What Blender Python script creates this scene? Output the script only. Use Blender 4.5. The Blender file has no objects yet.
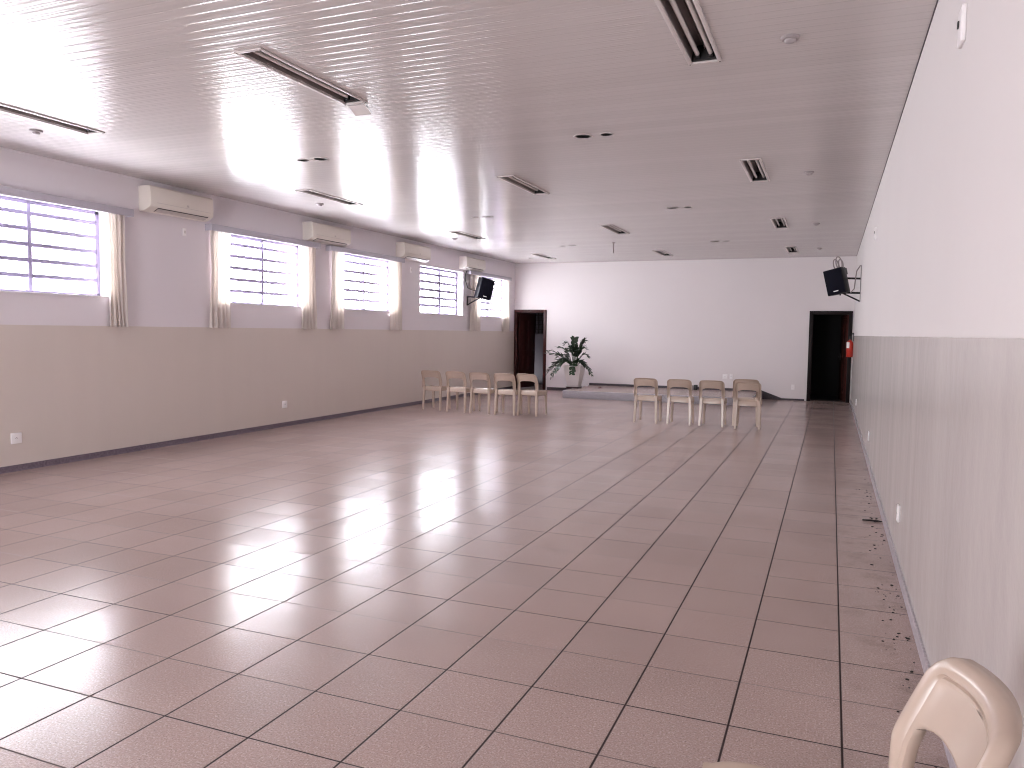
import bpy, math, random
from mathutils import Vector, Matrix
random.seed(7)
scn = bpy.context.scene
COL = scn.collection
PI = math.pi

# ------------------------------------------------------------------ dimensions (metres)
XL, XR = -7.92, 0.365          # left / right wall faces
YN, YB = -6.5, 16.2            # rear wall behind the camera / far wall
ZC = 3.31                      # ceiling
ZW = 1.525                     # top of the glossy paint band
T = 0.41                       # floor tile

# ------------------------------------------------------------------ mesh helpers
class MB:
    def __init__(s):
        s.v = []; s.f = []
    def add(s, vs, fs):
        b = len(s.v); s.v += [tuple(p) for p in vs]; s.f += [tuple(b + i for i in f) for f in fs]
        return s
    def box(s, x0, x1, y0, y1, z0, z1):
        vs = [(x, y, z) for z in (z0, z1) for y in (y0, y1) for x in (x0, x1)]
        return s.add(vs, [(0, 2, 3, 1), (4, 5, 7, 6), (0, 1, 5, 4), (2, 6, 7, 3), (0, 4, 6, 2), (1, 3, 7, 5)])
    def loft(s, rings, cap0=True, cap1=True, closed=True):
        n = len(rings[0]); vs = [p for r in rings for p in r]; fs = []
        for i in range(len(rings) - 1):
            for j in range(n if closed else n - 1):
                k = (j + 1) % n
                fs.append((i * n + j, i * n + k, (i + 1) * n + k, (i + 1) * n + j))
        if cap0: fs.append(tuple(range(n - 1, -1, -1)))
        if cap1: fs.append(tuple((len(rings) - 1) * n + j for j in range(n)))
        return s.add(vs, fs)
    def tube(s, pts, r, n=8, caps=True):
        pts = [Vector(p) for p in pts]; rings = []; up = None
        for i, p in enumerate(pts):
            d = (pts[min(i + 1, len(pts) - 1)] - pts[max(i - 1, 0)]).normalized()
            if up is None:
                up = Vector((0, 0, 1)) if abs(d.z) < .9 else Vector((1, 0, 0))
            a = d.cross(up)
            if a.length < 1e-5: a = d.cross(Vector((0, 1, 0)))
            a.normalize(); b = a.cross(d).normalized(); up = b
            rr = r[i] if isinstance(r, (list, tuple)) else r
            rings.append([p + (a * math.cos(2 * PI * k / n) + b * math.sin(2 * PI * k / n)) * rr for k in range(n)])
        return s.loft(rings, caps, caps)
    def lathe(s, prof, n=24, c=(0, 0, 0), flip=1):
        rings = [[(c[0] + r * math.cos(2 * PI * k / n), c[1] + r * math.sin(2 * PI * k / n), c[2] + z) for k in range(n)] for r, z in prof]
        return s.loft(rings)
    def prism(s, poly, axis, a, b):
        def pt(u, w, t):
            return {0: (t, u, w), 1: (u, t, w), 2: (u, w, t)}[axis]
        return s.loft([[pt(u, w, a) for u, w in poly], [pt(u, w, b) for u, w in poly]])
    def build(s, name, mat, parent=None, smooth=False, bevel=0, seg=2):
        me = bpy.data.meshes.new(name); me.from_pydata(s.v, [], s.f); me.update()
        import bmesh
        bm = bmesh.new(); bm.from_mesh(me); bmesh.ops.recalc_face_normals(bm, faces=bm.faces); bm.to_mesh(me); bm.free()
        o = bpy.data.objects.new(name, me); COL.objects.link(o)
        if mat: me.materials.append(mat)
        if parent: o.parent = parent
        if smooth:
            me.shade_smooth()
            try: me.set_sharp_from_angle(angle=math.radians(40))
            except Exception: pass
        if bevel:
            m = o.modifiers.new('bevel', 'BEVEL'); m.width = bevel; m.segments = seg; m.limit_method = 'ANGLE'; m.angle_limit = math.radians(35)
            me.shade_smooth()
            m.harden_normals = False
        return o

def tag(o, label, cat, group=None, kind=None):
    o['label'] = label; o['category'] = cat
    if group: o['group'] = group
    if kind: o['kind'] = kind
    return o
def struct(o):
    o['kind'] = 'structure'; return o
def empty(name, loc=(0, 0, 0), rz=0):
    o = bpy.data.objects.new(name, None); COL.objects.link(o)
    o.location = loc; o.rotation_euler = (0, 0, rz); o.empty_display_size = .1
    return o
def thing(name, label, cat, loc=(0, 0, 0), rz=0, group=None):
    return tag(empty(name, loc, rz), label, cat, group)
def copy_tree(o, parent=None):
    c = o.copy(); COL.objects.link(c)
    if parent: c.parent = parent
    for ch in list(o.children): copy_tree(ch, c)
    return c

# ------------------------------------------------------------------ materials
def new_mat(name):
    m = bpy.data.materials.new(name); m.use_nodes = True
    nt = m.node_tree; b = nt.nodes['Principled BSDF']
    return m, nt, b
def L(nt, a, b): nt.links.new(a, b)
def N(nt, t, **kw):
    n = nt.nodes.new(t)
    for k, v in kw.items(): setattr(n, k, v)
    return n
def math_n(nt, op, a, b=None, c=None):
    n = N(nt, 'ShaderNodeMath', operation=op)
    for i, x in enumerate((a, b, c)):
        if x is None: continue
        if isinstance(x, (int, float)): n.inputs[i].default_value = x
        else: L(nt, x, n.inputs[i])
    return n.outputs[0]
def mix(nt, fac, a, b, blend='MIX'):
    n = N(nt, 'ShaderNodeMix', data_type='RGBA', blend_type=blend)
    for s_, x in ((n.inputs[0], fac), (n.inputs[6], a), (n.inputs[7], b)):
        if isinstance(x, (int, float)): s_.default_value = x
        elif isinstance(x, tuple): s_.default_value = (*x, 1) if len(x) == 3 else x
        else: L(nt, x, s_)
    return n.outputs[2]
def ramp(nt, fac, p0, p1, c0=(0, 0, 0, 1), c1=(1, 1, 1, 1)):
    n = N(nt, 'ShaderNodeMapRange', clamp=True); L(nt, fac, n.inputs[0])
    n.inputs[1].default_value = p0; n.inputs[2].default_value = p1
    return n.outputs[0]
def pos(nt): return N(nt, 'ShaderNodeNewGeometry').outputs['Position']
def noise(nt, vec, scale, detail=3, rough=.5):
    n = N(nt, 'ShaderNodeTexNoise'); n.inputs['Scale'].default_value = scale; n.inputs['Detail'].default_value = detail; n.inputs['Roughness'].default_value = rough
    if vec is not None: L(nt, vec, n.inputs['Vector'])
    return n.outputs['Fac']
def plain(name, col, rough=.5, metal=0, var=.04, scale=8, spec=.5, coat=0, bump=0):
    m, nt, b = new_mat(name)
    tc = N(nt, 'ShaderNodeTexCoord').outputs['Object']
    f = noise(nt, tc, scale)
    lo = tuple(c * (1 - var) for c in col); hi = tuple(min(1, c * (1 + var)) for c in col)
    L(nt, mix(nt, f, lo, hi), b.inputs['Base Color'])
    b.inputs['Roughness'].default_value = rough; b.inputs['Metallic'].default_value = metal
    b.inputs['Specular IOR Level'].default_value = spec
    if coat: b.inputs['Coat Weight'].default_value = coat; b.inputs['Coat Roughness'].default_value = .1
    if bump:
        bn = N(nt, 'ShaderNodeBump'); bn.inputs['Strength'].default_value = bump; bn.inputs['Distance'].default_value = .01
        L(nt, noise(nt, tc, scale * 6), bn.inputs['Height']); L(nt, bn.outputs[0], b.inputs['Normal'])
    return m

def wall_mat(name, up, low, low_rough, soft=.003):
    m, nt, b = new_mat(name)
    p = pos(nt); sp = N(nt, 'ShaderNodeSeparateXYZ'); L(nt, p, sp.inputs[0])
    wob = math_n(nt, 'MULTIPLY_ADD', noise(nt, p, 3), .006, sp.outputs[2])
    f = ramp(nt, wob, ZW + .003 - soft, ZW + .003 + soft)
    big = noise(nt, p, .7, 4)
    mp = N(nt, 'ShaderNodeMapping'); mp.inputs['Scale'].default_value = (2.2, 2.2, .2); L(nt, p, mp.inputs[0])
    streak = noise(nt, mp.outputs[0], 1.6, 4)
    lowc = mix(nt, streak, tuple(c * .96 for c in low), tuple(min(1, c * 1.03) for c in low))
    upc = mix(nt, big, tuple(c * .97 for c in up), tuple(min(1, c * 1.03) for c in up))
    L(nt, mix(nt, f, lowc, upc), b.inputs['Base Color'])
    r = N(nt, 'ShaderNodeMapRange'); L(nt, f, r.inputs[0]); r.inputs[3].default_value = low_rough; r.inputs[4].default_value = .75
    rr = math_n(nt, 'MULTIPLY_ADD', streak, .12, r.outputs[0])
    L(nt, math_n(nt, 'SUBTRACT', rr, .06), b.inputs['Roughness'])
    bn = N(nt, 'ShaderNodeBump'); bn.inputs['Strength'].default_value = .12; bn.inputs['Distance'].default_value = .02
    L(nt, noise(nt, p, 9, 4), bn.inputs['Height']); L(nt, bn.outputs[0], b.inputs['Normal'])
    return m

def floor_mat():
    m, nt, b = new_mat('speckled_floor_tile')
    p = pos(nt); sp = N(nt, 'ShaderNodeSeparateXYZ'); L(nt, p, sp.inputs[0])
    u = math_n(nt, 'DIVIDE', sp.outputs[0], T); v = math_n(nt, 'DIVIDE', sp.outputs[1], T)
    def dist(c):
        return math_n(nt, 'ABSOLUTE', math_n(nt, 'SUBTRACT', c, math_n(nt, 'ROUND', c)))
    du, dv = dist(u), dist(v)
    cu, cv = math_n(nt, 'FLOOR', u), math_n(nt, 'FLOOR', v)
    rv = math_n(nt, 'ROUND', v); ru = math_n(nt, 'ROUND', u)
    def wn(a, b_, seed):
        cx = N(nt, 'ShaderNodeCombineXYZ'); L(nt, a, cx.inputs[0]); L(nt, b_, cx.inputs[1]); cx.inputs[2].default_value = seed
        w = N(nt, 'ShaderNodeTexWhiteNoise', noise_dimensions='3D'); L(nt, cx.outputs[0], w.inputs['Vector'])
        return w.outputs['Value'], w.outputs['Color']
    tile_r, tile_c = wn(cu, cv, 1.5)
    seg_v, _ = wn(cu, rv, 7.5)
    par = math_n(nt, 'ABSOLUTE', math_n(nt, 'MODULO', rv, 2))
    gw = .015
    lu = ramp(nt, du, gw, gw * .45)          # joints along the hall: strong
    lv = ramp(nt, dv, gw * .8, gw * .35)      # cross joints: fainter, uneven
    sv = math_n(nt, 'MULTIPLY_ADD', seg_v, .5, .5)
    sv = math_n(nt, 'MULTIPLY_ADD', math_n(nt, 'SUBTRACT', 1, par), .3, sv)
    lv = math_n(nt, 'MULTIPLY', lv, sv)
    grout = math_n(nt, 'MAXIMUM', lu, lv)
    # speckle
    s1 = noise(nt, p, 130, 2, .75); s2 = noise(nt, p, 60, 3, .6); s3 = noise(nt, p, 1.1, 4)
    base = mix(nt, ramp(nt, s1, .32, .68), (.27, .198, .183), (.685, .56, .525))
    base = mix(nt, ramp(nt, s2, .35, .7), base, (.455, .34, .31))
    tint = mix(nt, tile_r, (.965, .965, .965), (1.035, 1.03, 1.025))
    base = mix(nt, 1.0, base, tint, 'MULTIPLY')
    base = mix(nt, ramp(nt, s3, .35, .75), base, mix(nt, 1.0, base, (.86, .84, .84), 'MULTIPLY'))
    # grime along the right wall; floor turns darker brown towards the far right door
    edge = ramp(nt, sp.outputs[0], XR - .55, XR + .05)
    blot = ramp(nt, noise(nt, p, 5, 5, .65), .5, .72)
    g1 = math_n(nt, 'MULTIPLY', math_n(nt, 'MULTIPLY', edge, blot), .6)
    gx = ramp(nt, sp.outputs[0], -.75, -.5); gy = ramp(nt, sp.outputs[1], 7.5, 15)
    g2 = math_n(nt, 'MULTIPLY', math_n(nt, 'MULTIPLY', gx, gy), ramp(nt, noise(nt, p, 2.2, 4), .25, .7))
    dirt = math_n(nt, 'MAXIMUM', g1, math_n(nt, 'MULTIPLY', g2, .7))  # joins the wall grime and the darker area before the door
    base = mix(nt, dirt, base, (.13, .09, .08))
    base = mix(nt, grout, base, (.035, .02, .02))
    L(nt, base, b.inputs['Base Color'])
    r = math_n(nt, 'MULTIPLY_ADD', noise(nt, p, 2.2, 4, .55), .08, .18)
    r = math_n(nt, 'MULTIPLY_ADD', grout, .4, r)
    L(nt, r, b.inputs['Roughness'])
    b.inputs['Specular IOR Level'].default_value = .22
    # tiles not quite level, joints sunk
    off = N(nt, 'ShaderNodeVectorMath', operation='SUBTRACT'); L(nt, tile_c, off.inputs[0]); off.inputs[1].default_value = (.5, .5, .5)
    sc = N(nt, 'ShaderNodeVectorMath', operation='MULTIPLY'); L(nt, off.outputs[0], sc.inputs[0]); sc.inputs[1].default_value = (.018, .018, 0)
    geo = N(nt, 'ShaderNodeNewGeometry')
    ad = N(nt, 'ShaderNodeVectorMath', operation='ADD'); L(nt, geo.outputs['Normal'], ad.inputs[0]); L(nt, sc.outputs[0], ad.inputs[1])
    nm = N(nt, 'ShaderNodeVectorMath', operation='NORMALIZE'); L(nt, ad.outputs[0], nm.inputs[0])
    h = math_n(nt, 'MULTIPLY_ADD', noise(nt, p, 3.2, 3), .004, math_n(nt, 'MULTIPLY', grout, -.002))
    h = math_n(nt, 'MULTIPLY_ADD', noise(nt, p, 9, 2), .0006, h)
    bn = N(nt, 'ShaderNodeBump'); bn.inputs['Strength'].default_value = .45; bn.inputs['Distance'].default_value = 1
    L(nt, h, bn.inputs['Height']); L(nt, nm.outputs[0], bn.inputs['Normal']); L(nt, bn.outputs[0], b.inputs['Normal'])
    return m

def ceiling_mat():
    m, nt, b = new_mat('glossy_ceiling_boards')
    p = pos(nt); sp = N(nt, 'ShaderNodeSeparateXYZ'); L(nt, p, sp.inputs[0])
    per = .1
    c = math_n(nt, 'DIVIDE', sp.outputs[1], per)
    fr = math_n(nt, 'FRACT', c)
    tri = math_n(nt, 'ABSOLUTE', math_n(nt, 'SUBTRACT', fr, .5))       # .5 at the joint, 0 mid board
    g = ramp(nt, tri, .40, .5)
    tri2 = math_n(nt, 'ABSOLUTE', math_n(nt, 'SUBTRACT', math_n(nt, 'FRACT', math_n(nt, 'ADD', c, .5)), .5))
    g2 = ramp(nt, tri2, .43, .5)
    cell = N(nt, 'ShaderNodeTexWhiteNoise', noise_dimensions='1D'); L(nt, math_n(nt, 'FLOOR', math_n(nt, 'MULTIPLY', c, .5)), cell.inputs['W'])
    base = mix(nt, cell.outputs['Value'], (.61, .575, .56), (.65, .612, .598))
    base = mix(nt, math_n(nt, 'MULTIPLY', math_n(nt, 'MAXIMUM', g, math_n(nt, 'MULTIPLY', g2, .7)), .05), base, (.30, .26, .26))
    L(nt, base, b.inputs['Base Color'])
    L(nt, math_n(nt, 'MULTIPLY_ADD', noise(nt, p, 1.5, 3), .04, math_n(nt, 'MULTIPLY_ADD', math_n(nt, 'MAXIMUM', g, g2), .06, .16)), b.inputs['Roughness'])
    b.inputs['Specular IOR Level'].default_value = .17
    # crowned boards with sunk joints
    crown = math_n(nt, 'COSINE', math_n(nt, 'MULTIPLY', c, 4 * PI))
    wav = noise(nt, p, 1.3, 2)
    h = math_n(nt, 'MULTIPLY_ADD', crown, .0006, math_n(nt, 'MULTIPLY', g, -.003))
    h = math_n(nt, 'MULTIPLY_ADD', wav, .003, h)
    bn = N(nt, 'ShaderNodeBump'); bn.inputs['Strength'].default_value = .6; bn.inputs['Distance'].default_value = 1; bn.invert = False
    L(nt, h, bn.inputs['Height']); L(nt, bn.outputs[0], b.inputs['Normal'])
    return m

def curtain_mat():
    m, nt, b = new_mat('sheer_curtain_cloth')
    out = nt.nodes['Material Output']
    d = N(nt, 'ShaderNodeBsdfDiffuse'); d.inputs[0].default_value = (.72, .66, .63, 1)
    t = N(nt, 'ShaderNodeBsdfTranslucent'); t.inputs[0].default_value = (.80, .72, .60, 1)
    w = N(nt, 'ShaderNodeTexWave'); w.inputs['Scale'].default_value = 120
    ms = N(nt, 'ShaderNodeMixShader'); ms.inputs[0].default_value = .2
    L(nt, d.outputs[0], ms.inputs[1]); L(nt, t.outputs[0], ms.inputs[2]); L(nt, ms.outputs[0], out.inputs[0])
    return m
def glass_mat():
    m, nt, b = new_mat('clear_window_glass')
    out = nt.nodes['Material Output']
    t = N(nt, 'ShaderNodeBsdfTransparent'); t.inputs[0].default_value = (.97, .98, 1, 1)
    g = N(nt, 'ShaderNodeBsdfGlossy'); g.inputs['Roughness'].default_value = .05
    lw = N(nt, 'ShaderNodeLayerWeight'); lw.inputs[0].default_value = .5
    fr = math_n(nt, 'MULTIPLY_ADD', math_n(nt, 'POWER', lw.outputs['Facing'], 5), .25, .01)
    ms = N(nt, 'ShaderNodeMixShader'); L(nt, fr, ms.inputs[0]); L(nt, t.outputs[0], ms.inputs[1]); L(nt, g.outputs[0], ms.inputs[2])
    L(nt, ms.outputs[0], out.inputs[0])
    return m
def wood_mat(name, a, b_, rough=.35):
    m, nt, b = new_mat(name)
    tc = N(nt, 'ShaderNodeTexCoord').outputs['Object']
    mp = N(nt, 'ShaderNodeMapping'); mp.inputs['Scale'].default_value = (14, 14, 1.2); L(nt, tc, mp.inputs[0])
    L(nt, mix(nt, noise(nt, mp.outputs[0], 2, 5, .6), a, b_), b.inputs['Base Color']); b.inputs['Roughness'].default_value = rough; b.inputs['Specular IOR Level'].default_value = .2
    return m
def granite_mat(name, a, b_, rough=.35):
    m, nt, b = new_mat(name)
    p = pos(nt)
    f = ramp(nt, noise(nt, p, 45, 4, .7), .35, .65)
    L(nt, mix(nt, f, a, b_), b.inputs['Base Color']); b.inputs['Roughness'].default_value = rough
    return m

M = dict(
    left=wall_mat('left_wall_paint', (.80, .755, .785), (.70, .625, .57), .42),
    right=wall_mat('right_wall_paint', (.74, .70, .69), (.60, .555, .53), .22),
    back=plain('back_wall_paint', (.80, .75, .75), .7, var=.02, scale=1),
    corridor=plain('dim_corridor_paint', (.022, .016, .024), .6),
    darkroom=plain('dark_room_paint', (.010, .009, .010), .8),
    floor=floor_mat(), ceil=ceiling_mat(),
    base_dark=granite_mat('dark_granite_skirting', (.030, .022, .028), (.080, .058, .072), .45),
    base_left=granite_mat('purple_grey_granite_skirting', (.10, .075, .10), (.20, .155, .19), .35),
    base_light=granite_mat('grey_granite_skirting', (.30, .26, .29), (.50, .46, .48), .3),
    kerb=granite_mat('grey_granite_kerb', (.27, .25, .27), (.40, .37, .39), .4),
    white=plain('white_paint', (.80, .77, .78), .45),
    bar=plain('white_window_bar_paint', (.33, .29, .43), .5),
    lamp=plain('white_lamp_enamel', (.68, .63, .615), .4),
    reflector=plain('dull_lamp_reflector', (.20, .165, .16), .35, metal=.5),
    black_end=plain('black_lamp_end', (.008, .006, .006), .6),
    dome=plain('grey_sensor_plastic', (.36, .32, .32), .4),
    tube=plain('unlit_tube_glass', (.78, .73, .71), .2),
    ac=plain('cream_ac_plastic', (.80, .75, .68), .35, var=.02),
    ac_dark=plain('ac_slot_shadow', (.06, .05, .05), .5),
    ac_vane=plain('ac_vane_plastic', (.62, .57, .53), .35),
    pelmet=plain('lilac_grey_pelmet', (.52, .50, .56), .5, var=.03),
    curtain=curtain_mat(), glass=glass_mat(),
    plastic=plain('beige_chair_plastic', (.53, .42, .345), .24, var=.05, scale=14),
    plate=plain('white_socket_plastic', (.95, .92, .92), .3),
    plate_hole=plain('socket_hole_dark', (.03, .03, .03), .5),
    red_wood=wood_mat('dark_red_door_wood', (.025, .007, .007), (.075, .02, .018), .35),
    red_wood_lit=wood_mat('lit_reddish_door_wood', (.045, .014, .012), (.10, .033, .027), .25),  # lighter copy of the red door wood, window light put into the colour
    black_wood=wood_mat('nearly_black_frame_wood', (.006, .003, .004), (.016, .008, .008), .5),
    steel=plain('brushed_steel', (.5, .5, .5), .3, metal=1),
    black=plain('black_cabinet', (.006, .006, .009), .45, spec=.25),
    grille=plain('black_cloth_grille', (.005, .005, .012), .8, spec=.15, bump=.5, scale=40),
    bracket=plain('black_bracket_metal', (.012, .010, .012), .4),
    grey_metal=plain('grey_wall_rail', (.36, .34, .34), .5),
    badge=plain('silver_badge', (.75, .75, .75), .3),
    cable=plain('grey_cable', (.30, .25, .25), .5),
    red=plain('red_extinguisher_paint', (.55, .035, .02), .3),
    paper=plain('white_paper_label', (.85, .80, .76), .6),
    pot=plain('white_planter', (.76, .71, .69), .45, var=.04, scale=5),
    saucer=plain('dark_brown_saucer', (.045, .018, .018), .5),
    soil=plain('dark_soil', (.03, .02, .015), .9, scale=60, var=.4),
    leaf=plain('dark_green_leaf', (.018, .040, .018), .35, var=.5, scale=3),
    stem=plain('green_stem', (.05, .075, .035), .5),
    dry=plain('dry_brown_leaf', (.13, .04, .025), .8),
    dirt=plain('dark_dirt', (.02, .014, .014), .9),
    trim=plain('ceiling_edge_shadow', (.10, .08, .09), .6),  # shadow tone for the strip under the ceiling edge
)

# ------------------------------------------------------------------ the room shell
def cells(rect, holes):
    """split a rectangle (a0,a1,b0,b1) into cells that avoid the holes"""
    a = sorted({rect[0], rect[1], *[h[0] for h in holes], *[h[1] for h in holes]})
    b = sorted({rect[2], rect[3], *[h[2] for h in holes], *[h[3] for h in holes]})
    for i in range(len(a) - 1):
        for j in range(len(b) - 1):
            ca, cb = (a[i] + a[i + 1]) / 2, (b[j] + b[j + 1]) / 2
            if not any(h[0] < ca < h[1] and h[2] < cb < h[3] for h in holes):
                yield a[i], a[i + 1], b[j], b[j + 1]

WZ0, WZ1 = 1.86, 2.855
WIN = [(1.63, 3.63), (5.32, 7.32), (8.08, 10.08), (11.05, 13.06), (13.68, 15.68)]
TH = .2

mb = MB(); mb.box(XL - .3, XR + .3, YN - .3, YB + 2.4, -.1, 0); struct(mb.build('floor', M['floor']))
mb = MB()
for y0, y1, z0, z1 in cells((YN - .2, YB + .15, 0, ZC + .2), [(a, b, WZ0, WZ1) for a, b in WIN]):
    mb.box(XL - TH, XL, y0, y1, z0, z1)
struct(mb.build('wall_left', M['left']))
mb = MB(); mb.box(XR, XR + TH, YN - .2, YB + 2.2, 0, ZC + .2); struct(mb.build('wall_right', M['right']))
# far wall with two door openings
D1 = (-7.885, -7.045, 0, 2.065)      # left door opening (inside of its frame rebate)
D2 = (-.545, .300, 0, 2.045)
mb = MB()
for x0, x1, z0, z1 in cells((XL - TH, XR, 0, ZC + .2), [D1, D2]):
    mb.box(x0, x1, YB, YB + .15, z0, z1)
struct(mb.build('wall_back', M['back']))
# wall behind the camera, with an added glazed opening that lets in fill light
RO = (-5.6, -3.0, .3, 2.35)
mb = MB()
for x0, x1, z0, z1 in cells((XL - TH, XR + TH, 0, ZC + .2), [RO]):
    mb.box(x0, x1, YN - .2, YN, z0, z1)
struct(mb.build('wall_rear', M['back']))

# ceiling with holes for the recessed lights
LX = (-6.47, -3.635, -.93); LY = (1.04, 5.31, 9.60, 13.78)
LW, LL = .165, 1.19                  # clear opening
PAIRS = [(-2.26, -2.04), (-5.14, -5.36)]; PY = (3.88, 8.2, 12.5)
holes = []
for x in LX:
    for y in LY: holes.append((x - LW / 2, x + LW / 2, y + .03, y + .03 + LL))
for a, b in PAIRS:
    for y in PY:
        holes.append((a - .045, a + .045, y - .045, y + .045)); holes.append((b - .03, b + .03, y - .03, y + .03))
mb = MB()
for x0, x1, y0, y1 in cells((XL - TH, XR + TH, YN - .2, YB + .15), holes):
    mb.box(x0, x1, y0, y1, ZC, ZC + .012)
struct(mb.build('ceiling', M['ceil']))
mb = MB(); mb.box(XL - .3, XR + .3, YN - .3, YB + .2, ZC + .16, ZC + .24); struct(mb.build('roof', M['darkroom']))

# rooms behind the two doors
mb = MB()
mb.box(-8.6, -6.2, YB + 1.9, YB + 2.0, 0, 2.6)
mb.box(-6.3, -6.2, YB + .15, YB + 1.9, 0, 2.6); mb.box(-8.7, -8.6, YB + .15, YB + 2, 0, 2.6)
mb.box(-8.7, -6.2, YB + .15, YB + 2, 2.6, 2.7)
mb.box(-8.7, XL - TH, YB + .10, YB + .15, 0, 2.7)
struct(mb.build('wall_corridor', M['corridor']))
mb = MB()
mb.box(-1.6, XR, YB + 2.0, YB + 2.1, 0, 2.6); mb.box(-1.7, -1.6, YB + .15, YB + 2.1, 0, 2.6); mb.box(-1.7, XR + .2, YB + .15, YB + 2.1, 2.6, 2.7)
mb.box(XR - .03, XR + .001, YB + .16, YB + 2.0, 0, 2.6)
mb.box(-1.6, XR - .03, YB + .3, YB + 2.0, .001, .012)
struct(mb.build('wall_store', M['darkroom']))
mb = MB()
for k in range(5): mb.box(-8.05 + k * .11, -8.03 + k * .11, YB + 1.86, YB + 1.9, 1.45, 2.1)
for k in range(6): mb.box(-8.1, -7.5, YB + 1.865, YB + 1.895, 1.45 + k * .13, 1.475 + k * .13)
struct(mb.build('trim_1', M['black_wood']))

# skirtings
mb = MB(); mb.box(XL, XL + .012, YN, YB, 0, .068); struct(mb.build('baseboard_left', M['base_left'], bevel=.003))
mb = MB(); mb.box(XR - .014, XR, YN, YB, 0, .075); struct(mb.build('baseboard_right', M['base_light'], bevel=.003))
PZ, PY0, PX0, PX1 = .172, 14.05, -5.82, -1.62   # low platform
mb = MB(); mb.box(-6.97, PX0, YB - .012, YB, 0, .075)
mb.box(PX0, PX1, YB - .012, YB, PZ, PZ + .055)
mb.prism([(PX1, .0), (PX1, PZ + .05), (-1.12, .04), (-1.12, 0)], 1, YB - .05, YB)  # dark wedge tapering down from the right end of the platform
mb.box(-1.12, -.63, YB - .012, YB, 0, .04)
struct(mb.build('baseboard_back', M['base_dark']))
mb = MB(); mb.box(XR - .007, XR, YN, YB, ZC - .005, ZC); struct(mb.build('trim_shadow', M['trim']))  # added dark strip painting the shadow line where ceiling meets right wall
mb = MB(); mb.box(XL, XL + .015, YN, YB, ZC - .015, ZC); struct(mb.build('trim_3', M['left']))

# the low platform along the far wall
pl = thing('platform', 'low tiled platform with grey granite kerb along the back wall', 'platform', (0, 0, 0))
mb = MB(); mb.box(PX0 + .02, PX1 - .02, PY0 + .03, YB - .012, .001, PZ); mb.build('platform_top', M['floor'], pl)
mb = MB(); mb.box(PX0, PX1, PY0, PY0 + .03, 0, PZ + .001); mb.box(PX0, PX0 + .02, PY0 + .03, YB - .012, 0, PZ + .001); mb.box(PX1 - .02, PX1, PY0 + .03, YB - .05, 0, PZ + .001)
mb.build('kerb', M['kerb'], pl, bevel=.004)

# ------------------------------------------------------------------ windows
def window(n, y0, y1):
    far = n >= 4; bz = .027 if far else .022; my = .036 if far else .024
    root = struct(empty('window_%d' % n, (XL - .175, (y0 + y1) / 2, WZ0)))
    c = (y0 + y1) / 2; h = WZ1 - WZ0; w = y1 - y0
    f = MB()
    for a, b, d, e in ((-w / 2, -w / 2 + .05, 0, h), (w / 2 - .05, w / 2, 0, h), (-w / 2, w / 2, 0, .04), (-w / 2, w / 2, h - .04, h)):
        f.box(-.02, .02, a, b, d, e)
    f.build('window_frame', M['bar'], root, bevel=.003)
    mu = MB(); ym = w / 2 - .86
    mu.box(-.025, .025, ym - my, ym + my, .03, h - .03)
    mu.build('mullion', M['bar'], root, bevel=.003)
    for k in range(5):
        z = 2.054 + .1665 * k - WZ0
        MB().box(-.02, .02, -w / 2 + .03, w / 2 - .03, z - bz, z + bz).build('glazing_bar', M['bar'], root, bevel=.003)
    g = MB(); g.box(-.003, .003, -w / 2 + .03, w / 2 - .03, .03, h - .03); g.build('pane', M['glass'], root)
    s = MB(); s.box(.02, .19, -w / 2, w / 2, -.001, .012); s.build('window_sill', M['white'], root, bevel=.003)
    return root
for i, (a, b) in enumerate(WIN): window(i + 1, a, b)
# unseen glazed opening added behind the camera as fill light
rw = struct(empty('window_6', (0, YN - .1, 0)))
mb = MB()
for x in (RO[0], -4.33, RO[1] - .06): mb.box(x, x + .06, -.03, .03, RO[2], RO[3])
mb.box(RO[0], RO[1], -.03, .03, RO[2], RO[2] + .06); mb.box(RO[0], RO[1], -.03, .03, RO[3] - .06, RO[3])
mb.build('window_frame', M['white'], rw)
mb = MB(); mb.box(RO[0] + .05, RO[1] - .05, -.004, .004, RO[2] + .05, RO[3] - .05); mb.build('pane', M['glass'], rw)

# pelmets and curtains
def pelmet(y0, y1, label):
    t = thing('pelmet', label, 'pelmet', (XL, y0, 2.82), 0, 'pelmets over the curtained windows')
    w = y1 - y0
    b = MB(); b.box(.105, .12, 0, w, 0, .088); b.box(0, .105, 0, .015, 0, .088); b.box(0, .105, w - .015, w, 0, .088); b.build('fascia', M['pelmet'], t, bevel=.004)
    b = MB(); b.box(0, .105, .015, w - .015, .074, .088); b.build('top_board', M['pelmet'], t)
    b = MB(); b.tube([(.06, .02, .064), (.06, w - .02, .064)], .006); b.build('curtain_rod', M['steel'], t, smooth=True)
    return t
pelmet(1.40, 3.885, 'grey pelmet over the first window, at the left edge of the photo')
pelmet(5.14, 7.545, 'grey pelmet over the window between the first and second air conditioners')
pelmet(7.83, 10.235, 'grey pelmet over the window just past the second air conditioner')
pelmet(13.22, 15.68, 'grey pelmet behind the left black loudspeaker in the far corner')
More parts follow.
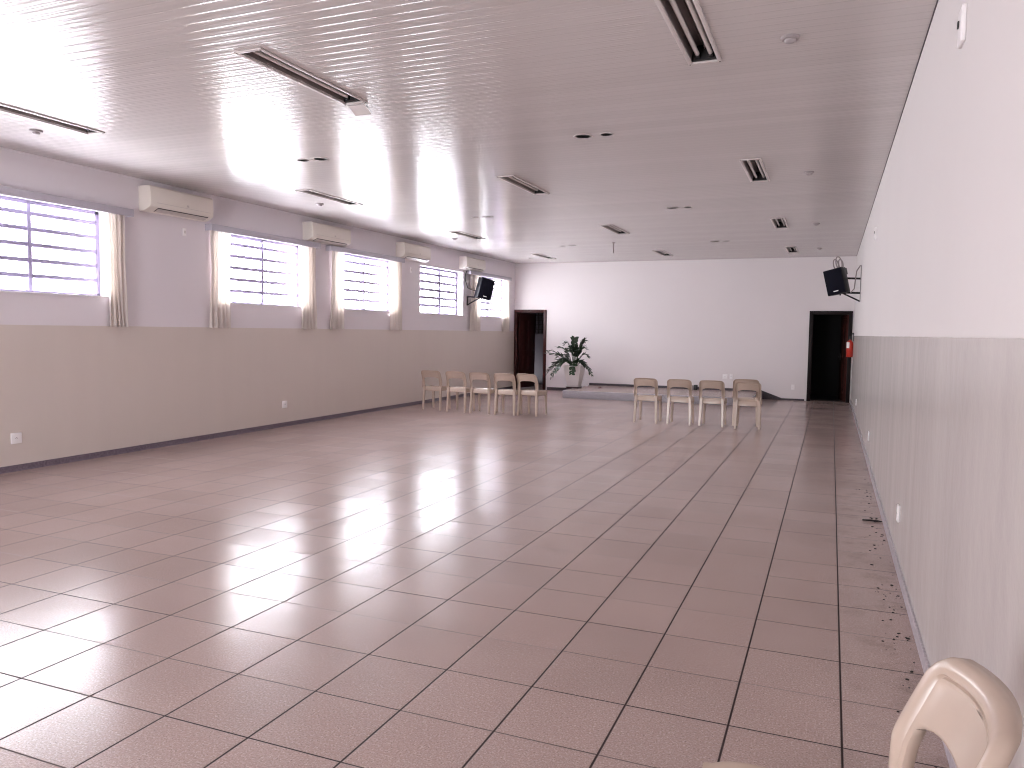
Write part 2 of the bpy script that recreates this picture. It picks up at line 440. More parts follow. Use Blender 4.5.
def curtain(y0, y1, side, label, seed):
    t = thing('curtain', label, 'curtain', (XL, (y0 + y1) / 2, 0), 0, 'white sheer curtains gathered beside the windows')
    rnd = random.Random(seed); ph = rnd.random() * 6
    w = (y1 - y0); nu, nz = 64, 24
    vs = []; fs = []
    for j in range(nz + 1):
        tz = j / nz; z = 2.862 + (1.52 - 2.862) * tz
        spread = 1 - .10 * math.sin(PI * min(1, tz * 1.15)) ** 2 + .05 * tz
        for i in range(nu + 1):
            s = i / nu
            y = (s - .5) * w * spread + side * .02 * tz
            x = .062 + .026 * math.sin(s * 2 * PI * 4.5 + ph + .5 * math.sin(tz * 3)) * (.6 + .4 * tz) + .008 * math.sin(s * 21 + 3 * tz)
            vs.append((x, y, z))
    for j in range(nz):
        for i in range(nu):
            a = j * (nu + 1) + i; fs.append((a, a + 1, a + nu + 2, a + nu + 1))
    MB().add(vs, fs).build('cloth', M['curtain'], t, smooth=True)
    b = MB()
    n2 = [(vs[(nz - 1) * (nu + 1) + i][0] + .001, vs[(nz - 1) * (nu + 1) + i][1], 1.545) for i in range(nu + 1)]
    hv = []; hf = []
    for i, p in enumerate(n2): hv += [(p[0] + .002, p[1], 1.52), (p[0] + .002, p[1], 1.56)]
    for i in range(nu): hf.append((2 * i, 2 * i + 2, 2 * i + 3, 2 * i + 1))
    b.add(hv, hf); b.build('hem', M['curtain'], t, smooth=True)
    return t
curtain(3.55, 3.80, 1, 'narrow white curtain hanging just before the first air conditioner', 1)
curtain(5.17, 5.54, -1, 'white curtain at the near side of the window after the first air conditioner', 2)
curtain(7.10, 7.49, 1, 'white curtain under the near end of the second air conditioner', 3)
curtain(7.90, 8.29, -1, 'white curtain under the far end of the second air conditioner', 4)
curtain(9.80, 10.18, 1, 'white curtain right before the third air conditioner', 5)
curtain(13.36, 13.87, -1, 'white curtain hanging behind the left loudspeaker', 6)
curtain(15.22, 15.66, 1, 'white curtain nearest the far left corner of the hall', 7)

# ------------------------------------------------------------------ air conditioners
def ac(label, y0, z0=2.925, zt=3.225, w=1.03):
    t = thing('air_conditioner', label, 'air conditioner', (XL, y0, z0), 0, 'split air conditioners along the window wall')
    h = zt - z0
    prof = [(0, 0), (.0, h), (.175, h), (.195, h - .02), (.203, h * .45), (.198, .07), (.185, .045), (.10, .005), (.06, 0)]
    MB().prism(prof, 1, 0, w).build('casing', M['ac'], t, bevel=.008, seg=3)
    # seam across the front, air outlet with its vane
    MB().box(.1985, .2055, .10, w - .06, .098, .1015).build('front_seam', M['ac_vane'], t)
    def slope(u): # point on sloped underside between (.185,.045) and (.10,.005)
        return (.185 + (.10 - .185) * u, .045 + (.005 - .045) * u)
    def strip(u0, u1, a, b, lift):
        (x0, zz0), (x1, zz1) = slope(u0), slope(u1); n = Vector((.04, 0, -.085)).normalized() * lift
        q = [(x0, a, zz0), (x1, a, zz1), (x1, b, zz1), (x0, b, zz0)]
        q2 = [(x + n.x, y, z + n.z) for x, y, z in q]
        return MB().loft([q, q2])
    strip(.02, .95, .13, w - .08, .003).build('air_outlet', M['ac_dark'], t)
    strip(.18, .52, .14, w - .09, .010).build('vane', M['ac_vane'], t)
    strip(.62, .90, .14, w - .09, .008).build('vane', M['ac_vane'], t)
    MB().box(.2025, .206, w * .55, w * .55 + .035, .115, .14).build('indicator_panel', M['ac_vane'], t)
    return t
ac('cream split air conditioner nearest the camera, beside the first window', 4.06)
ac('second cream air conditioner from the camera, above the gap between two pelmets', 7.22, 2.92, 3.215, 1.06)
ac('third cream air conditioner from the camera, before the window without curtains', 10.085, 2.905, 3.21, 1.05)
ac('farthest cream air conditioner, above the left black loudspeaker', 12.84, 2.914, 3.19, 1.02)

# ------------------------------------------------------------------ ceiling lights
def make_light():
    t = empty('ceiling_light')
    f = MB(); lip = .026; z0 = -.012
    X, Y0, Y1 = LW / 2, .03, .03 + LL
    f.box(-X - lip, -X, Y0 - lip, Y1 + lip, z0, -.0005); f.box(X, X + lip, Y0 - lip, Y1 + lip, z0, -.0005)
    f.box(-X, X, Y0 - lip, Y0, z0, -.0005); f.box(-X, X, Y1, Y1 + lip, z0, -.0005)
    f.build('frame', M['lamp'], t, bevel=.003)
    r = MB(); d = .095
    prof = [(-X - .001, .0), (-X + .012, d * .8), (-X + .03, d), (-.012, d), (0, d * .72), (.012, d), (X - .03, d), (X - .012, d * .8), (X + .001, .0)]
    pr2 = [(x, z + .004) for x, z in prof[::-1]]
    r.prism(prof + pr2, 1, Y0, Y1)
    r.build('reflector', M['reflector'], t)
    for a, b in ((Y0, Y0 + .02), (Y1 - .02, Y1)):
        MB().box(-X, X, a, b, .001, d).build('end_plate', M['black_end'], t)
    for s in (-1, 1):
        tb = MB().tube([(s * .042, Y0 + .045, .035), (s * .042, Y1 - .045, .035)], .0145, 12).build('tube', M['tube'], t, smooth=True)
        for a, b in ((Y0 + .02, Y0 + .045), (Y1 - .045, Y1 - .02)):
            MB().box(s * .042 - .014, s * .042 + .014, a, b, .012, .06).build('lamp_holder', M['black_end'], t)
    for sx in (-1, 1):
        for y in (Y0 - lip * .5, Y1 + lip * .5): MB().lathe([(.0055, -.014), (.0055, -.011)], 8, (sx * (X + lip * .5), y, 0)).build('screw', M['black_end'], t)
    return t
proto = make_light(); first = True
where_x = ['column along the windows', 'middle column', 'column by the right wall']
where_y = ['nearest to the camera', 'second from the camera', 'third from the camera', 'farthest, close to the back wall']
for i, x in enumerate(LX):
    for j, y in enumerate(LY):
        o = proto if first else copy_tree(proto)
        first = False
        o.location = (x, y, ZC)
        lab = 'unlit twin-tube recessed ceiling light, %s, %s' % (where_x[i], where_y[j])
        if (i, j) == (1, 0): lab = 'unlit twin-tube ceiling light with a loose end plate hanging down'
        tag(o, lab, 'ceiling light', 'recessed twin-tube lights in the ceiling')
        if (i, j) == (1, 0): loose = o
e = MB(); e.loft([[(-.085, 1.262, -.014), (.065, 1.262, -.014), (.085, 1.335, -.075), (-.065, 1.335, -.075)],
                  [(-.085, 1.266, -.011), (.065, 1.266, -.011), (.085, 1.339, -.072), (-.065, 1.339, -.072)]])
e.build('loose_plate', M['lamp'], loose)['label'] = 'loose white end plate'

# round ceiling openings, in pairs of a larger and a smaller one
def round_hole(x, y, r, ri, label, group):
    t = thing('recessed_spot', label, 'recessed spot', (x, y, ZC), 0, group)
    MB().lathe([(ri, -.0005), (r * .96, -.0005), (r, -.003), (r * .97, -.006), (ri, -.005)], 28).build('ring', M['lamp'], t, smooth=True)
    MB().lathe([(ri, -.005), (ri * .98, .06), (.004, .062)], 24).build('housing', M['black_end'], t, smooth=True)
PN = ['nearest the camera', 'midway down the hall', 'near the back wall']
for j, y in enumerate(PY):
    for (a, b), side in zip(PAIRS, ('right', 'left')):
        ln = 'right-hand' if side == 'right' else 'left-hand'
        round_hole(a, y, .088, .066, 'larger dark round ceiling recess of the %s pair %s' % (ln, PN[j]), 'round ceiling recesses')
        round_hole(b, y, .060, .050, 'smaller dark round ceiling recess of the %s pair %s' % (ln, PN[j]), 'round ceiling recesses')
DN = ['nearest', 'second', 'third', 'farthest']
for x, ys, sd in ((-.39, (2.02, 6.2, 10.45, 14.24), 'by the right wall'), (-6.93, (2.03, 6.32, 10.63, 14.74), 'by the window wall')):
    for j, y in enumerate(ys):
        t = thing('ceiling_sensor', 'small white round sensor on the ceiling %s, %s from camera' % (sd, DN[j]), 'sensor', (x, y, ZC), 0, 'round ceiling sensors')
        MB().lathe([(.055, 0), (.055, -.012), (.048, -.018), (.002, -.018)], 24).build('base', M['dome'], t, smooth=True)
        MB().lathe([(.034, -.018), (.032, -.028), (.022, -.036), (.002, -.039)], 20).build('dome', M['dome'], t, smooth=True)
t = MB().tube([(-4.165, 12.14, ZC), (-4.165, 12.14, 3.10)], .012, 8)
t.lathe([(.03, ZC - .012), (.03, ZC)], 12, (-4.165, 12.14, 0))
tag(t.build('ceiling_rod', M['cable'], None, smooth=True), 'short thin dark rod hanging from the ceiling near the back wall', 'rod')

# ------------------------------------------------------------------ sockets and plates
def plate(wall, a, z, label, w=.075, h=.115, kind='socket_plate', holes=True, dep=.012):
    loc = {'L': (XL, a, z), 'R': (XR, a, z), 'B': (a, YB, z)}[wall]
    rz = {'L': -PI / 2, 'R': PI / 2, 'B': 0}[wall]
    # local frame: plate faces -Y
    t = thing(kind, label, 'socket' if kind == 'socket_plate' else 'wall plate', loc, {'L': PI / 2, 'R': -PI / 2, 'B': 0}[wall], 'white plates on the walls')
    MB().box(-w / 2, w / 2, -dep, 0, -h / 2, h / 2).build('cover', M['plate'], t, bevel=.003)
    b = MB()
    if holes:
        for dx, dz in ((-.009, 0), (.009, 0), (0, .006)): b.lathe([(.003, 0), (.003, .002)], 8, (0, 0, 0)); 
        b = MB()
        for dx, dz in ((-.010, 0), (.010, 0), (0, .008)):
            b.box(dx - .0028, dx + .0028, -dep - .001, -dep + .001, dz - .0028, dz + .0028)
        b.build('contacts', M['plate_hole'], t)
    else:
        b.box(-.012, .012, -dep - .004, -dep + .001, -.018, .018); b.build('rocker', M['lamp'], t, bevel=.002)
    return t
plate('L', 2.445, .347, 'square white socket plate low on the window wall, left edge of photo', .115, .112)
plate('L', 6.756, .347, 'white socket plate low on the window wall, below the second pelmet', .11, .11)
plate('L', 4.775, 2.755, 'small white switch plate right below the nearest air conditioner', .055, .10, 'switch_plate', False)
plate('L', 10.66, 2.72, 'small white switch plate below the third air conditioner', .055, .10, 'switch_plate', False)
plate('R', 2.645, .352, 'white socket plate low on the right wall, nearest the camera', .07, .11)
plate('R', 7.1, .33, 'white socket plate low on the right wall, second from the camera', .07, .11)
plate('R', 12.2, .33, 'white socket plate low on the right wall, farthest from the camera', .07, .11)
plate('B', -2.43, .505, 'square white socket plate on the back wall behind the third chair', .115, .115)
plate('B', -2.285, .51, 'narrow white socket plate on the back wall, right of the square one', .07, .115)
plate('B', -.885, .31, 'white socket plate on the back wall beside the right door', .075, .12)
def sensor_box(y, z, label):
    t = thing('mounted_detector', label, 'wall box', (XR, y, z), -PI / 2, 'white boxes high on the right wall')
    MB().box(-.055, .055, -.018, 0, -.073, .073).build('cover', M['plate'], t, bevel=.004)
    MB().box(-.035, -.012, -.024, -.017, .002, .028).build('lens', M['plate_hole'], t)
sensor_box(.695, 2.80, 'white wall box with a dark lens, high on the right wall near camera')
sensor_box(7.52, 2.775, 'tiny white wall box high on the right wall, halfway down the hall')

# ------------------------------------------------------------------ doors
def leaf_mesh(w, h, mat, t):
    b = MB(); b.box(0, w, -.018, .018, .012, h); lf = b.build('door_leaf', mat, t, bevel=.002)
    p = MB()
    for z0, z1 in ((.18, .85), (1.0, h - .2)):
        for x0, x1 in ((.1, w / 2 - .04), (w / 2 + .04, w - .1)):
            for s in (-1, 1): p.box(x0, x1, s * .018, s * .024, z0, z1)
    p.build('door_panel', mat, lf, bevel=.004)
    hd = MB()
    for s in (-1, 1):
        hd.tube([(w - .06, s * .018, 1.02), (w - .06, s * .06, 1.02), (w - .17, s * .062, 1.02)], .009)
        hd.box(w - .08, w - .04, s * .018, s * .024, .94, 1.1)
    hd.build('door_handle', M['bracket'], lf)
    return lf
def door(name, D, hinge_left, ang, frame_mat, leaf_mat, fw=.05):
    t = struct(empty(name, (D[0] if hinge_left else D[1], YB, 0)))
    ox = t.location.x
    x0, x1, h = D[0] - ox, D[1] - ox, D[3]
    f = MB()
    f.box(x0 - .035, x0 + fw, -.022, .15, 0, h + .035); f.box(x1 - fw, x1 + .035, -.022, .15, 0, h + .035); f.box(x0 + fw, x1 - fw, -.022, .15, h - fw, h + .035)
    f.build('door_frame', frame_mat, t, bevel=.004)
    lf = leaf_mesh(x1 - x0 - 2 * fw, h - fw - .005, leaf_mat, t)
    if hinge_left:
        lf.location = (x0 + fw, .13, 0); lf.rotation_euler = (0, 0, ang)
    else:
        lf.location = (x1 - fw, .13, 0); lf.rotation_euler = (0, 0, PI - ang)
    return t
door('door_1', D1, True, math.radians(77), M['red_wood'], M['red_wood'], .045)
door('door_2', D2, False, math.radians(80), M['black_wood'], M['red_wood_lit'], .045)

# ------------------------------------------------------------------ plastic chairs
SH = .455   # seat height
def back_point(u, z):
    """front surface of the backrest: u across, z up"""
    q = max(0, z - SH)
    y = -.180 - .30 * q - .30 * q * q + 1.0 * u * u * min(1, q / .12)
    return y
BW, BH, BR = .40, .755, .052
def u_curve(d, n_side=14, n_arc=10, n_top=10):
    """outline inset by d from bottom left, over the top, to bottom right"""
    hw, H, r = BW / 2 - d, BH - d, max(.012, BR - d)
    arch = .012
    pts = []
    for i in range(n_side): pts.append((-hw - .006 * (1 - i / n_side), SH - .02 + (H - r - SH + .02) * i / n_side))
    for i in range(n_arc + 1):
        a = PI / 2 * i / n_arc; pts.append((-hw + r - r * math.cos(a), H - r + r * math.sin(a)))
    m = hw - r
    for i in range(1, n_top):
        s = -m + 2 * m * i / n_top; pts.append((s, H))
    half = pts[:n_side + n_arc + 1]
    for u, z in half[::-1]: pts.append((-u, z))
    return [(u, z + arch * (1 - min(1, abs(u) / hw) ** 2) * min(1, max(0, (z - .6) / .1))) for u, z in pts], n_side
def make_chair():
    t = empty('plastic_chair')
    # backrest: frame band, groove and recessed panel
    levels = [(0, .034), (0, .012), (.004, .004), (.012, 0), (.021, 0), (.0285, .003), (.032, .011), (.036, .0125), (.039, .0075), (.045, .0105)]
    V = []; F = []
    curves = []
    for d, dep in levels:
        c, ns = u_curve(d)
        curves.append([(u, back_point(u, z) - dep, z) for u, z in c])
    n = len(curves[0])
    for c in curves: V += c
    for j in range(len(curves) - 1):
        for i in range(n - 1): F.append((j * n + i, j * n + i + 1, (j + 1) * n + i + 1, (j + 1) * n + i))
    # side bands turn back at the inside of the uprights below the panel
    base = (len(curves) - 1) * n
    zo = .608
    inner, ns = u_curve(levels[-1][0]); K = 12
    rows = []
    half = n // 2
    idx = [i for i in range(half) if inner[i][1] >= zo - .012]
    for i in idx:
        ul, z = inner[i]; ur = inner[n - 1 - i][0]
        row = [base + i]
        for k in range(1, K):
            s = k / K; u = ul + (ur - ul) * s
            zz = z
            if i == idx[0]: zz = z + .030 * (1 - (2 * s - 1) ** 4)
            elif i == idx[1]: zz = z + .016 * (1 - (2 * s - 1) ** 4)
            V.append((u, back_point(u, zz) - levels[-1][1], zz)); row.append(len(V) - 1)
        row.append(base + n - 1 - i); rows.append(row)
    for a, b in zip(rows[:-1], rows[1:]):
        for k in range(K): F.append((a[k], a[k + 1], b[k + 1], b[k]))
    last = rows[-1]
    cap = list(range(base + idx[-1] + 1, base + n - 1 - idx[-1]))
    if cap: F.append(tuple([last[0]] + cap + last[:0:-1]))
    # inner returns of the uprights
    i0 = idx[0]
    for side in (0, 1):
        ids = list(range(0, i0 + 1))
        ii = [i if side == 0 else n - 1 - i for i in ids]
        prev = None
        for i in ii:
            x, y, z = V[base + i]
            V.append((x, y - .020, z)); q = len(V) - 1
            if prev is not None: F.append((prev[0], base + i, q, prev[1]))
            prev = (base + i, q)
    back = MB().add(V, F).build('backrest', M['plastic'], t, smooth=True)
    md = back.modifiers.new('thick', 'SOLIDIFY'); md.thickness = .006; md.offset = 0
    # seat: softly dished slab with rounded corners and turned-down rim
    def ring(inset, z, dish=0):
        pts = []; N_ = 48
        for k in range(N_):
            a = 2 * PI * k / N_; c, s = math.cos(a), math.sin(a)
            ex = .32
            px = math.copysign(abs(c) ** ex, c); py = math.copysign(abs(s) ** ex, s)
            hw = .196 + .014 * py
            pts.append((px * (hw - inset), .005 + py * (.205 - inset), z - dish + (.0 if py < .6 else -.012 * (py - .6) / .4)))
        return pts
    s = MB(); s.loft([ring(.006, SH - .084), ring(0, SH - .078), ring(0, SH - .012), ring(.006, SH - .003), ring(.02, SH), ring(.045, SH - .004), ring(.10, SH - .012), ring(.16, SH - .014)])
    s.build('seat', M['plastic'], t, smooth=True)
    # legs: tapered, slightly splayed, hollow-looking flat section
    def leg(x0, y0, x1, y1, w0, w1, d0, d1, zt):
        rings = []
        for k in range(7):
            f = k / 6; z = zt * (1 - f)
            cx = x0 + (x1 - x0) * f; cy = y0 + (y1 - y0) * f ** 1.2; w = w0 + (w1 - w0) * f; d = d0 + (d1 - d0) * f
            b_ = .22
            q = []
            for sx, sy in ((-1, -1), (1, -1), (1, 1), (-1, 1)):
                a1 = (sx * w / 2, sy * d / 2 * (1 - b_)); a2 = (sx * w / 2 * (1 - b_), sy * d / 2)
                q += ([a1, a2] if sx * sy < 0 else [a2, a1]) if False else ([(a1), (a2)] if (sx, sy) in ((-1, -1), (1, 1)) else [(a2), (a1)])
            rings.append([(cx + px, cy + py, z) for px, py in q])
        return MB().loft(rings[::-1])
    for sx in (-1, 1):
        leg(sx * .172, -.188, sx * .186, -.222, .048, .032, .050, .034, SH + .01).build('leg', M['plastic'], t, smooth=True)
        leg(sx * .168, .168, sx * .180, .192, .050, .030, .055, .034, SH - .014).build('leg', M['plastic'], t, smooth=True)
    return t
CH = make_chair(); used = [False]
def place_chair(x, y, rz, label, group, sc=1, z=0):
    o = CH if not used[0] else copy_tree(CH)
    used[0] = True
    o.location = (x, y, z); o.rotation_euler = (0, 0, rz); o.scale = (sc, sc, sc)
    tag(o, label, 'chair', group)
    return o
# each given by the midpoint of its rear feet
g1 = 'beige plastic chairs in the row by the plant'
rowL = [(-7.115, 10.07, 0), (-6.57, 10.02, .0), (-6.055, 9.96, .02), (-5.545, 9.93, .03), (-5.14, 10.03, -.12)]
names = ['beige plastic chair nearest the window wall, first of the left row', 'beige plastic chair second from the window wall in the left row',
         'beige plastic chair in the middle of the left row of five', 'beige plastic chair fourth from the window wall in the left row',
         'beige plastic chair in front of the left door, last of the left row']
for (x, y, r), lb in zip(rowL, names):
    place_chair(x - .22 * math.sin(r), y + .22 * math.cos(r), r, lb, g1)
g2 = 'beige plastic chairs in the row before the platform'
rowR = [(-2.98, 10.02, 0), (-2.41, 10.0, .03), (-1.88, 10.0, .0), (-1.30, 9.90, .03)]
names = ['beige plastic chair at the left end of the right row of four', 'beige plastic chair second from the left in the right row of four',
         'beige plastic chair third from the left in the right row of four', 'lower beige plastic chair of the stacked pair at the row end nearest the right wall']
for (x, y, r), lb in zip(rowR, names):
    place_chair(x - .22 * math.sin(r), y + .22 * math.cos(r), r, lb, g2)
place_chair(-1.345, 10.15, .05, 'upper beige plastic chair of the stacked pair at the row end nearest the right wall', g2, 1, .042)
FG = (-.114, -1.365, 1.65)
place_chair(FG[0], FG[1], FG[2], 'large beige plastic chair close to camera against the right wall', 'beige plastic chair by the camera', 1.095)

# ------------------------------------------------------------------ loudspeakers
def speaker(label, loc, yaw, pitch, roll, wall_x, wall_y, wz0, wz1, extra):
    t = thing('loudspeaker', label, 'loudspeaker', loc, 0, 'wall loudspeakers')
    R = Matrix.Rotation(yaw, 4, 'Z') @ Matrix.Rotation(pitch, 4, 'X') @ Matrix.Rotation(roll, 4, 'Y')
    cab = empty('tmp'); bpy.data.objects.remove(cab)
    w, h, d = .345, .465, .27
    b = MB(); b.prism([(-w / 2, 0), (w / 2, 0), (w / 2 - .035, d), (-w / 2 + .035, d)], 2, -h / 2, h / 2)
    c = b.build('cabinet', M['black'], t, bevel=.012); c.matrix_local = R
    g = MB().box(-w / 2 + .012, w / 2 - .012, -.010, .002, -h / 2 + .015, h / 2 - .015).build('grille', M['grille'], c, bevel=.004)
    MB().box(-.045, .045, -.013, -.009, -h / 2 + .05, -h / 2 + .068).build('badge', M['badge'], c, bevel=.002)['label'] = 'small silver badge'
    f = MB().lathe([(.014, -h / 2 - .03), (.014, -h / 2)], 10, (0, d * .5, 0)); f.build('foot', M['bracket'], c)
    # bracket in world axes, relative to loc
    wx, wy = wall_x - loc[0], wall_y - loc[1]
    s = 1 if wx < 0 else -1
    k = MB(); k.box(min(wx, wx + s * .012), max(wx, wx + s * .012), wy - .03, wy + .03, wz0 - loc[2], wz1 - loc[2]); k.build('wall_rail', M['grey_metal'] if extra else M['bracket'], t)
    a = MB(); bx = R @ Vector((0, d * .75, -h / 2 + .02)); mid = R @ Vector((0, d * .9, .06))
    zlow = wz0 - loc[2]
    a.tube([(wx + s * .006, wy, zlow + .16 if extra else wz1 - loc[2] - .02), tuple(bx)], .02, 6)
    a.tube([(wx + s * .006, wy, zlow + .01), tuple(bx)], .016, 6)
    if extra: a.tube([(wx + s * .006, wy, zlow + .42), tuple(mid)], .02, 6)
    a.build('bracket_arm', M['bracket'], t)
    return t, R, c, (w, h, d), (wx, wy)
tR, R, c, dm, wv = speaker('black loudspeaker on a wall bracket above the right door', (-.085, 12.35, 2.50), math.radians(-24), math.radians(5), math.radians(-12), XR, 12.5, 2.14, 2.80, True)
MB().box(.03, .12, dm[2], dm[2] + .09, .10, .22).build('clamp', M['bracket'], c, bevel=.006)
lp = MB()
for dx, rr in ((.04, .08), (.10, .095), (.13, .07)):
    lp.tube([(dx + rr * .55 * math.cos(a), .12, dm[1] / 2 - .02 + rr * 1.1 + rr * 1.25 * math.sin(a)) for a in [(-1.2 + 5.5 * k / 18) for k in range(19)]], .011, 6)
lp.build('cable_loop', M['cable'], c, smooth=True)
cb = MB(); cb.tube([(wv[0] - .02, wv[1], .30), (wv[0] - .08, wv[1] - .01, .20), (wv[0] - .10, wv[1] - .02, 0), (wv[0] - .11, wv[1] - .04, -.12), (wv[0] - .17, wv[1] - .06, -.20)], .010, 6)
cb.build('cable', M['cable'], tR, smooth=True)
tL, R, c, dm, wv = speaker('black loudspeaker on a bracket beside the window near the far left corner', (-7.36, 13.12, 2.475), math.radians(50), math.radians(5), math.radians(13), XL, 13.28, 2.11, 2.33, False)
cb = MB(); cb.tube([(wv[0] + .03, wv[1] - .09, .425), (wv[0] + .02, wv[1] - .14, .34), (wv[0] + .02, wv[1] - .14, .2), (wv[0] + .02, wv[1] - .02, .04), (wv[0] + .14, wv[1] + .0, -.02), (-.1, .12, -.05)], .009, 6)
cb.build('cable', M['bracket'], tL, smooth=True)

# ------------------------------------------------------------------ fire extinguisher
t = thing('fire_extinguisher', 'red fire extinguisher with a white label hung on the right wall by the door', 'fire extinguisher', (XR - .075, 15.75, 1.05))
MB().lathe([(.06, 0), (.068, .01), (.068, .30), (.060, .335), (.035, .36), (.02, .372), (.02, .39)], 24).build('cylinder', M['red'], t, smooth=True)
lb = MB(); n = 10
vs = [(.0695 * math.cos(a), .0695 * math.sin(a), z) for z in (.20, .33) for a in [math.radians(185 + 75 * k / n) for k in range(n + 1)]]
lb.add(vs, [(k, k + 1, n + 2 + k, n + 1 + k) for k in range(n)]); lb.build('paper_label', M['paper'], t, smooth=True)
v = MB(); v.lathe([(.022, .385), (.022, .42)], 12); v.box(-.012, .012, -.10, .02, .425, .437); v.box(-.012, .012, -.09, .02, .452, .464); v.box(-.014, .014, -.012, .02, .42, .46)
v.build('valve', M['bracket'], t)
h = MB(); h.tube([(0, .02, .41), (.03, .07, .40), (.03, .085, .30), (.01, .085, .15), (0, .075, .06)], .010, 8); h.build('hose', M['bracket'], t, smooth=True)
hk = MB(); hk.box(.06, .074, -.02, .02, .36, .54); hk.box(.02, .065, -.012, .012, .50, .53); hk.box(.02, .034, -.012, .012, .40, .53); hk.build('mounting_hook', M['bracket'], t)

# ------------------------------------------------------------------ potted plant on the platform
PX, PYC = -5.84, 15.0
t = thing('planter', 'square tapered white planter on the left end of the platform', 'planter', (PX, PYC, PZ))
def sq(hw, z): return [(-hw, -hw, z), (hw, -hw, z), (hw, hw, z), (-hw, hw, z)]
MB().loft([sq(.135, .03), sq(.218, .545), sq(.203, .545), sq(.193, .47)], True, True).build('pot', M['pot'], t, bevel=.006)
MB().loft([sq(.150, 0), sq(.165, .032), sq(.15, .032), sq(.14, .026)]).build('saucer', M['saucer'], t)
MB().box(-.194, .194, -.194, .194, .475, .505).build('soil', M['soil'], t)
p = thing('potted_plant', 'dark green plant with long arching leafy stems in the white planter', 'plant', (PX, PYC, PZ + .507))
rnd = random.Random(11)
# stem tips (dx, dy, dz) measured from the soil
tips = [(-.66, -.05, .44, .15), (-.42, .05, .52, .25), (-.22, -.1, .62, .5), (-.05, .1, .70, .6), (.07, -.05, .40, .5), (.20, .05, .68, .45), (.27, -.05, .72, .35), (.22, .12, .5, .4),
        (-.68, -.1, -.20, .55), (-.55, -.15, -.28, .5), (-.50, -.25, -.30, .45), (-.62, .05, .0, .5), (-.34, -.40, -.08, .45), (.46, -.12, -.18, .38), (.30, -.15, .05, .35), (.06, -.40, -.14, .35), (-.45, .0, .25, .4), (-.1, -.1, .45, .5), (.33, .05, .30, .35), (-.52, -.12, -.05, .55), (-.60, -.12, -.12, .45), (-.50, .1, -.15, .5), (-.66, .0, -.08, .4), (-.48, -.28, -.16, .5), (-.72, 0, .36, .2)]
stems = MB(); 
for (dx, dy, dz, lift) in tips:
    a = Vector((dx * .12, dy * .12, .012)); dz *= .9; c_ = Vector((dx, dy, dz)); ctrl = Vector((dx * .45, dy * .45, max(dz, 0) * .6 + lift * .75))
    path = [(1 - s) ** 2 * a + 2 * s * (1 - s) * ctrl + s * s * c_ for s in [k / 12 for k in range(13)]]
    sm = MB(); sm.tube(path, [.010 - .006 * k / 12 for k in range(13)], 6); st = sm.build('stem', M['stem'], p, smooth=True)
    lv = MB()
    for k in range(3, 13):
        P = path[k]; d = (path[k] - path[k - 1]).normalized()
        side = d.cross(Vector((0, 0, 1)));  side = side.normalized() if side.length > .01 else Vector((1, 0, 0))
        up = side.cross(d)
        for s in (-1, 1):
            ang = rnd.uniform(.5, .95); ln = rnd.uniform(.10, .15) * (1.0 if k < 11 else .8); tw = rnd.uniform(-.4, .6)
            dv = (d * math.cos(ang) + (side * s * math.cos(tw) + up * math.sin(tw)) * math.sin(ang)).normalized()
            if dv.z < 0: dv.z *= .9
            wv_ = dv.cross(up); wv_ = wv_.normalized() if wv_.length > .01 else side
            nrm = wv_.cross(dv).normalized()
            q = []; wd = ln * .30
            prof = [(0, .05), (.25, .8), (.5, 1), (.75, .7), (1, .03)]
            for f, ww in prof:
                ctr = P + dv * ln * f - nrm * (.012 * f * f)
                q += [ctr - wv_ * wd * ww, ctr + nrm * -.004, ctr + wv_ * wd * ww]
            fs = []
            for i in range(4):
                for j in range(2): fs.append((i * 3 + j, i * 3 + j + 1, i * 3 + j + 4, i * 3 + j + 3))
            lv.add(q, fs)
    lv.build('leaflets', M['leaf'], st, smooth=True)
lf = MB(); lf.add([(-.10, 0, .003), (-.04, -.03, .02), (.03, -.02, .012), (.10, .01, .018), (.04, .03, .03), (-.04, .03, .012)], [(0, 1, 2, 3, 4, 5)])
lf.add([(-.02, .04, .002), (.05, .02, .03), (.12, .05, .01), (.05, .08, .02)], [(0, 1, 2, 3)])
o = lf.build('dry_leaf', M['dry']); o.location = (-5.27, 15.1, PZ); tag(o, 'fallen brown dry leaf on the platform right of the planter', 'leaf')
t = thing('adapter_box', 'small black box lying on the platform by the back wall', 'box', (-3.13, 16.02, PZ))
MB().box(-.085, .0, -.05, .05, .0, .10).build('casing', M['cable'], t, bevel=.006)
MB().box(.0, .08, -.055, .055, 0, .115).build('plug_block', M['bracket'], t, bevel=.006)

# ------------------------------------------------------------------ litter on the floor by the right wall
tw = MB(); tw.tube([(.20, 3.93, .006), (.26, 3.92, .01), (.32, 3.93, .007), (.345, 3.90, .012)], [.006, .008, .007, .004], 6); tw.tube([(.27, 3.92, .008), (.30, 3.885, .01)], .004, 6)
tag(tw.build('twig', M['dirt'], None, smooth=True), 'small dark twig on the floor against the right skirting', 'twig')
rnd = random.Random(3); d = MB()
for k in range(110):
    y = rnd.uniform(-.9, 6) if k < 90 else rnd.uniform(1.2, 2.2); x = XR - .02 - abs(rnd.gauss(0, .07)) - .006
    r = rnd.uniform(.003, .011) * (1 if k < 60 else .7); z = .0
    d.lathe([(r, 0), (r * .8, r * .35), (.0006, r * .5)], 6, (x, y, z))
tag(d.build('dirt_crumbs', M['dirt']), 'scattered dark dirt crumbs on the floor along the right wall', 'dirt', kind='stuff')

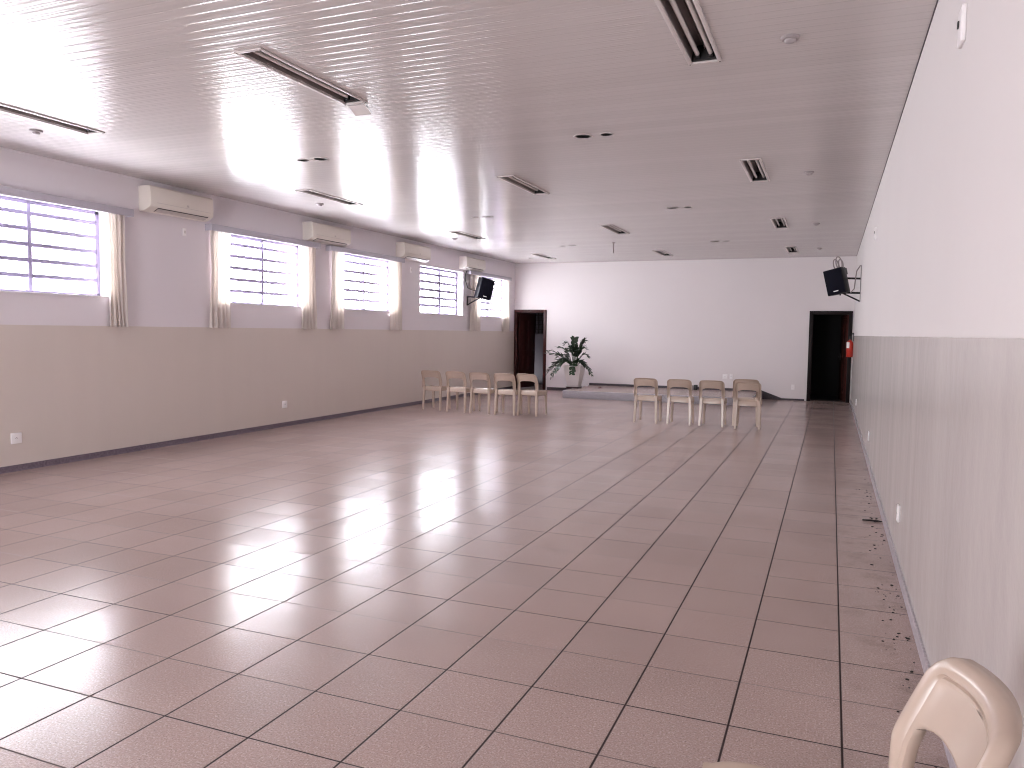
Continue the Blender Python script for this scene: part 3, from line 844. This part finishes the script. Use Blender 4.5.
# ------------------------------------------------------------------ light
SKY = 7.0
w = bpy.data.worlds.new('bright_overcast_sky'); scn.world = w; w.use_nodes = True
bg = w.node_tree.nodes['Background']; bg.inputs[0].default_value = (.985, .975, 1.0, 1); bg.inputs[1].default_value = SKY
def portal(name, loc, rot, sx, sy):
    l = bpy.data.lights.new(name, 'AREA'); l.shape = 'RECTANGLE'; l.size = sx; l.size_y = sy; l.cycles.is_portal = True
    o = bpy.data.objects.new(name, l); COL.objects.link(o); o.location = loc; o.rotation_euler = rot
for a, b in WIN:
    portal('sky_portal', (XL - TH - .01, (a + b) / 2, (WZ0 + WZ1) / 2), (0, -PI / 2, 0), WZ1 - WZ0, b - a)
portal('sky_portal', ((RO[0] + RO[1]) / 2, YN - .21, (RO[2] + RO[3]) / 2), (PI / 2, 0, 0), RO[1] - RO[0], RO[3] - RO[2])


# ------------------------------------------------------------------ camera
F_PX, YAW, PITCH, ROLL = 777.93, .388326, -.067613, .012868
cam = bpy.data.cameras.new('camera'); co = bpy.data.objects.new('camera', cam); COL.objects.link(co)
fw = Vector((-math.sin(YAW) * math.cos(PITCH), math.cos(YAW) * math.cos(PITCH), math.sin(PITCH)))
r0 = Vector((math.cos(YAW), math.sin(YAW), 0)); u0 = r0.cross(fw)
r1 = r0 * math.cos(ROLL) + u0 * math.sin(ROLL); u1 = -r0 * math.sin(ROLL) + u0 * math.cos(ROLL)
mw = Matrix(((r1.x, u1.x, -fw.x, -.09299), (r1.y, u1.y, -fw.y, -3.04907), (r1.z, u1.z, -fw.z, 1.52453), (0, 0, 0, 1)))
co.matrix_world = mw
cam.sensor_width = 36; cam.sensor_fit = 'HORIZONTAL'; cam.lens = F_PX * 36 / 1024; cam.clip_start = .05; cam.clip_end = 200
scn.camera = co

scn.view_settings.view_transform = 'Standard'; scn.view_settings.look = 'None'
scn.view_settings.exposure = 2.15; scn.view_settings.gamma = 1
scn.cycles.use_denoising = True
scn.cycles.filter_width = 1.1
scn.cycles.max_bounces = 10; scn.cycles.diffuse_bounces = 6; scn.cycles.glossy_bounces = 4; scn.cycles.transparent_max_bounces = 12; scn.cycles.transmission_bounces = 6
scn.cycles.caustics_reflective = True; scn.cycles.sample_clamp_indirect = 12
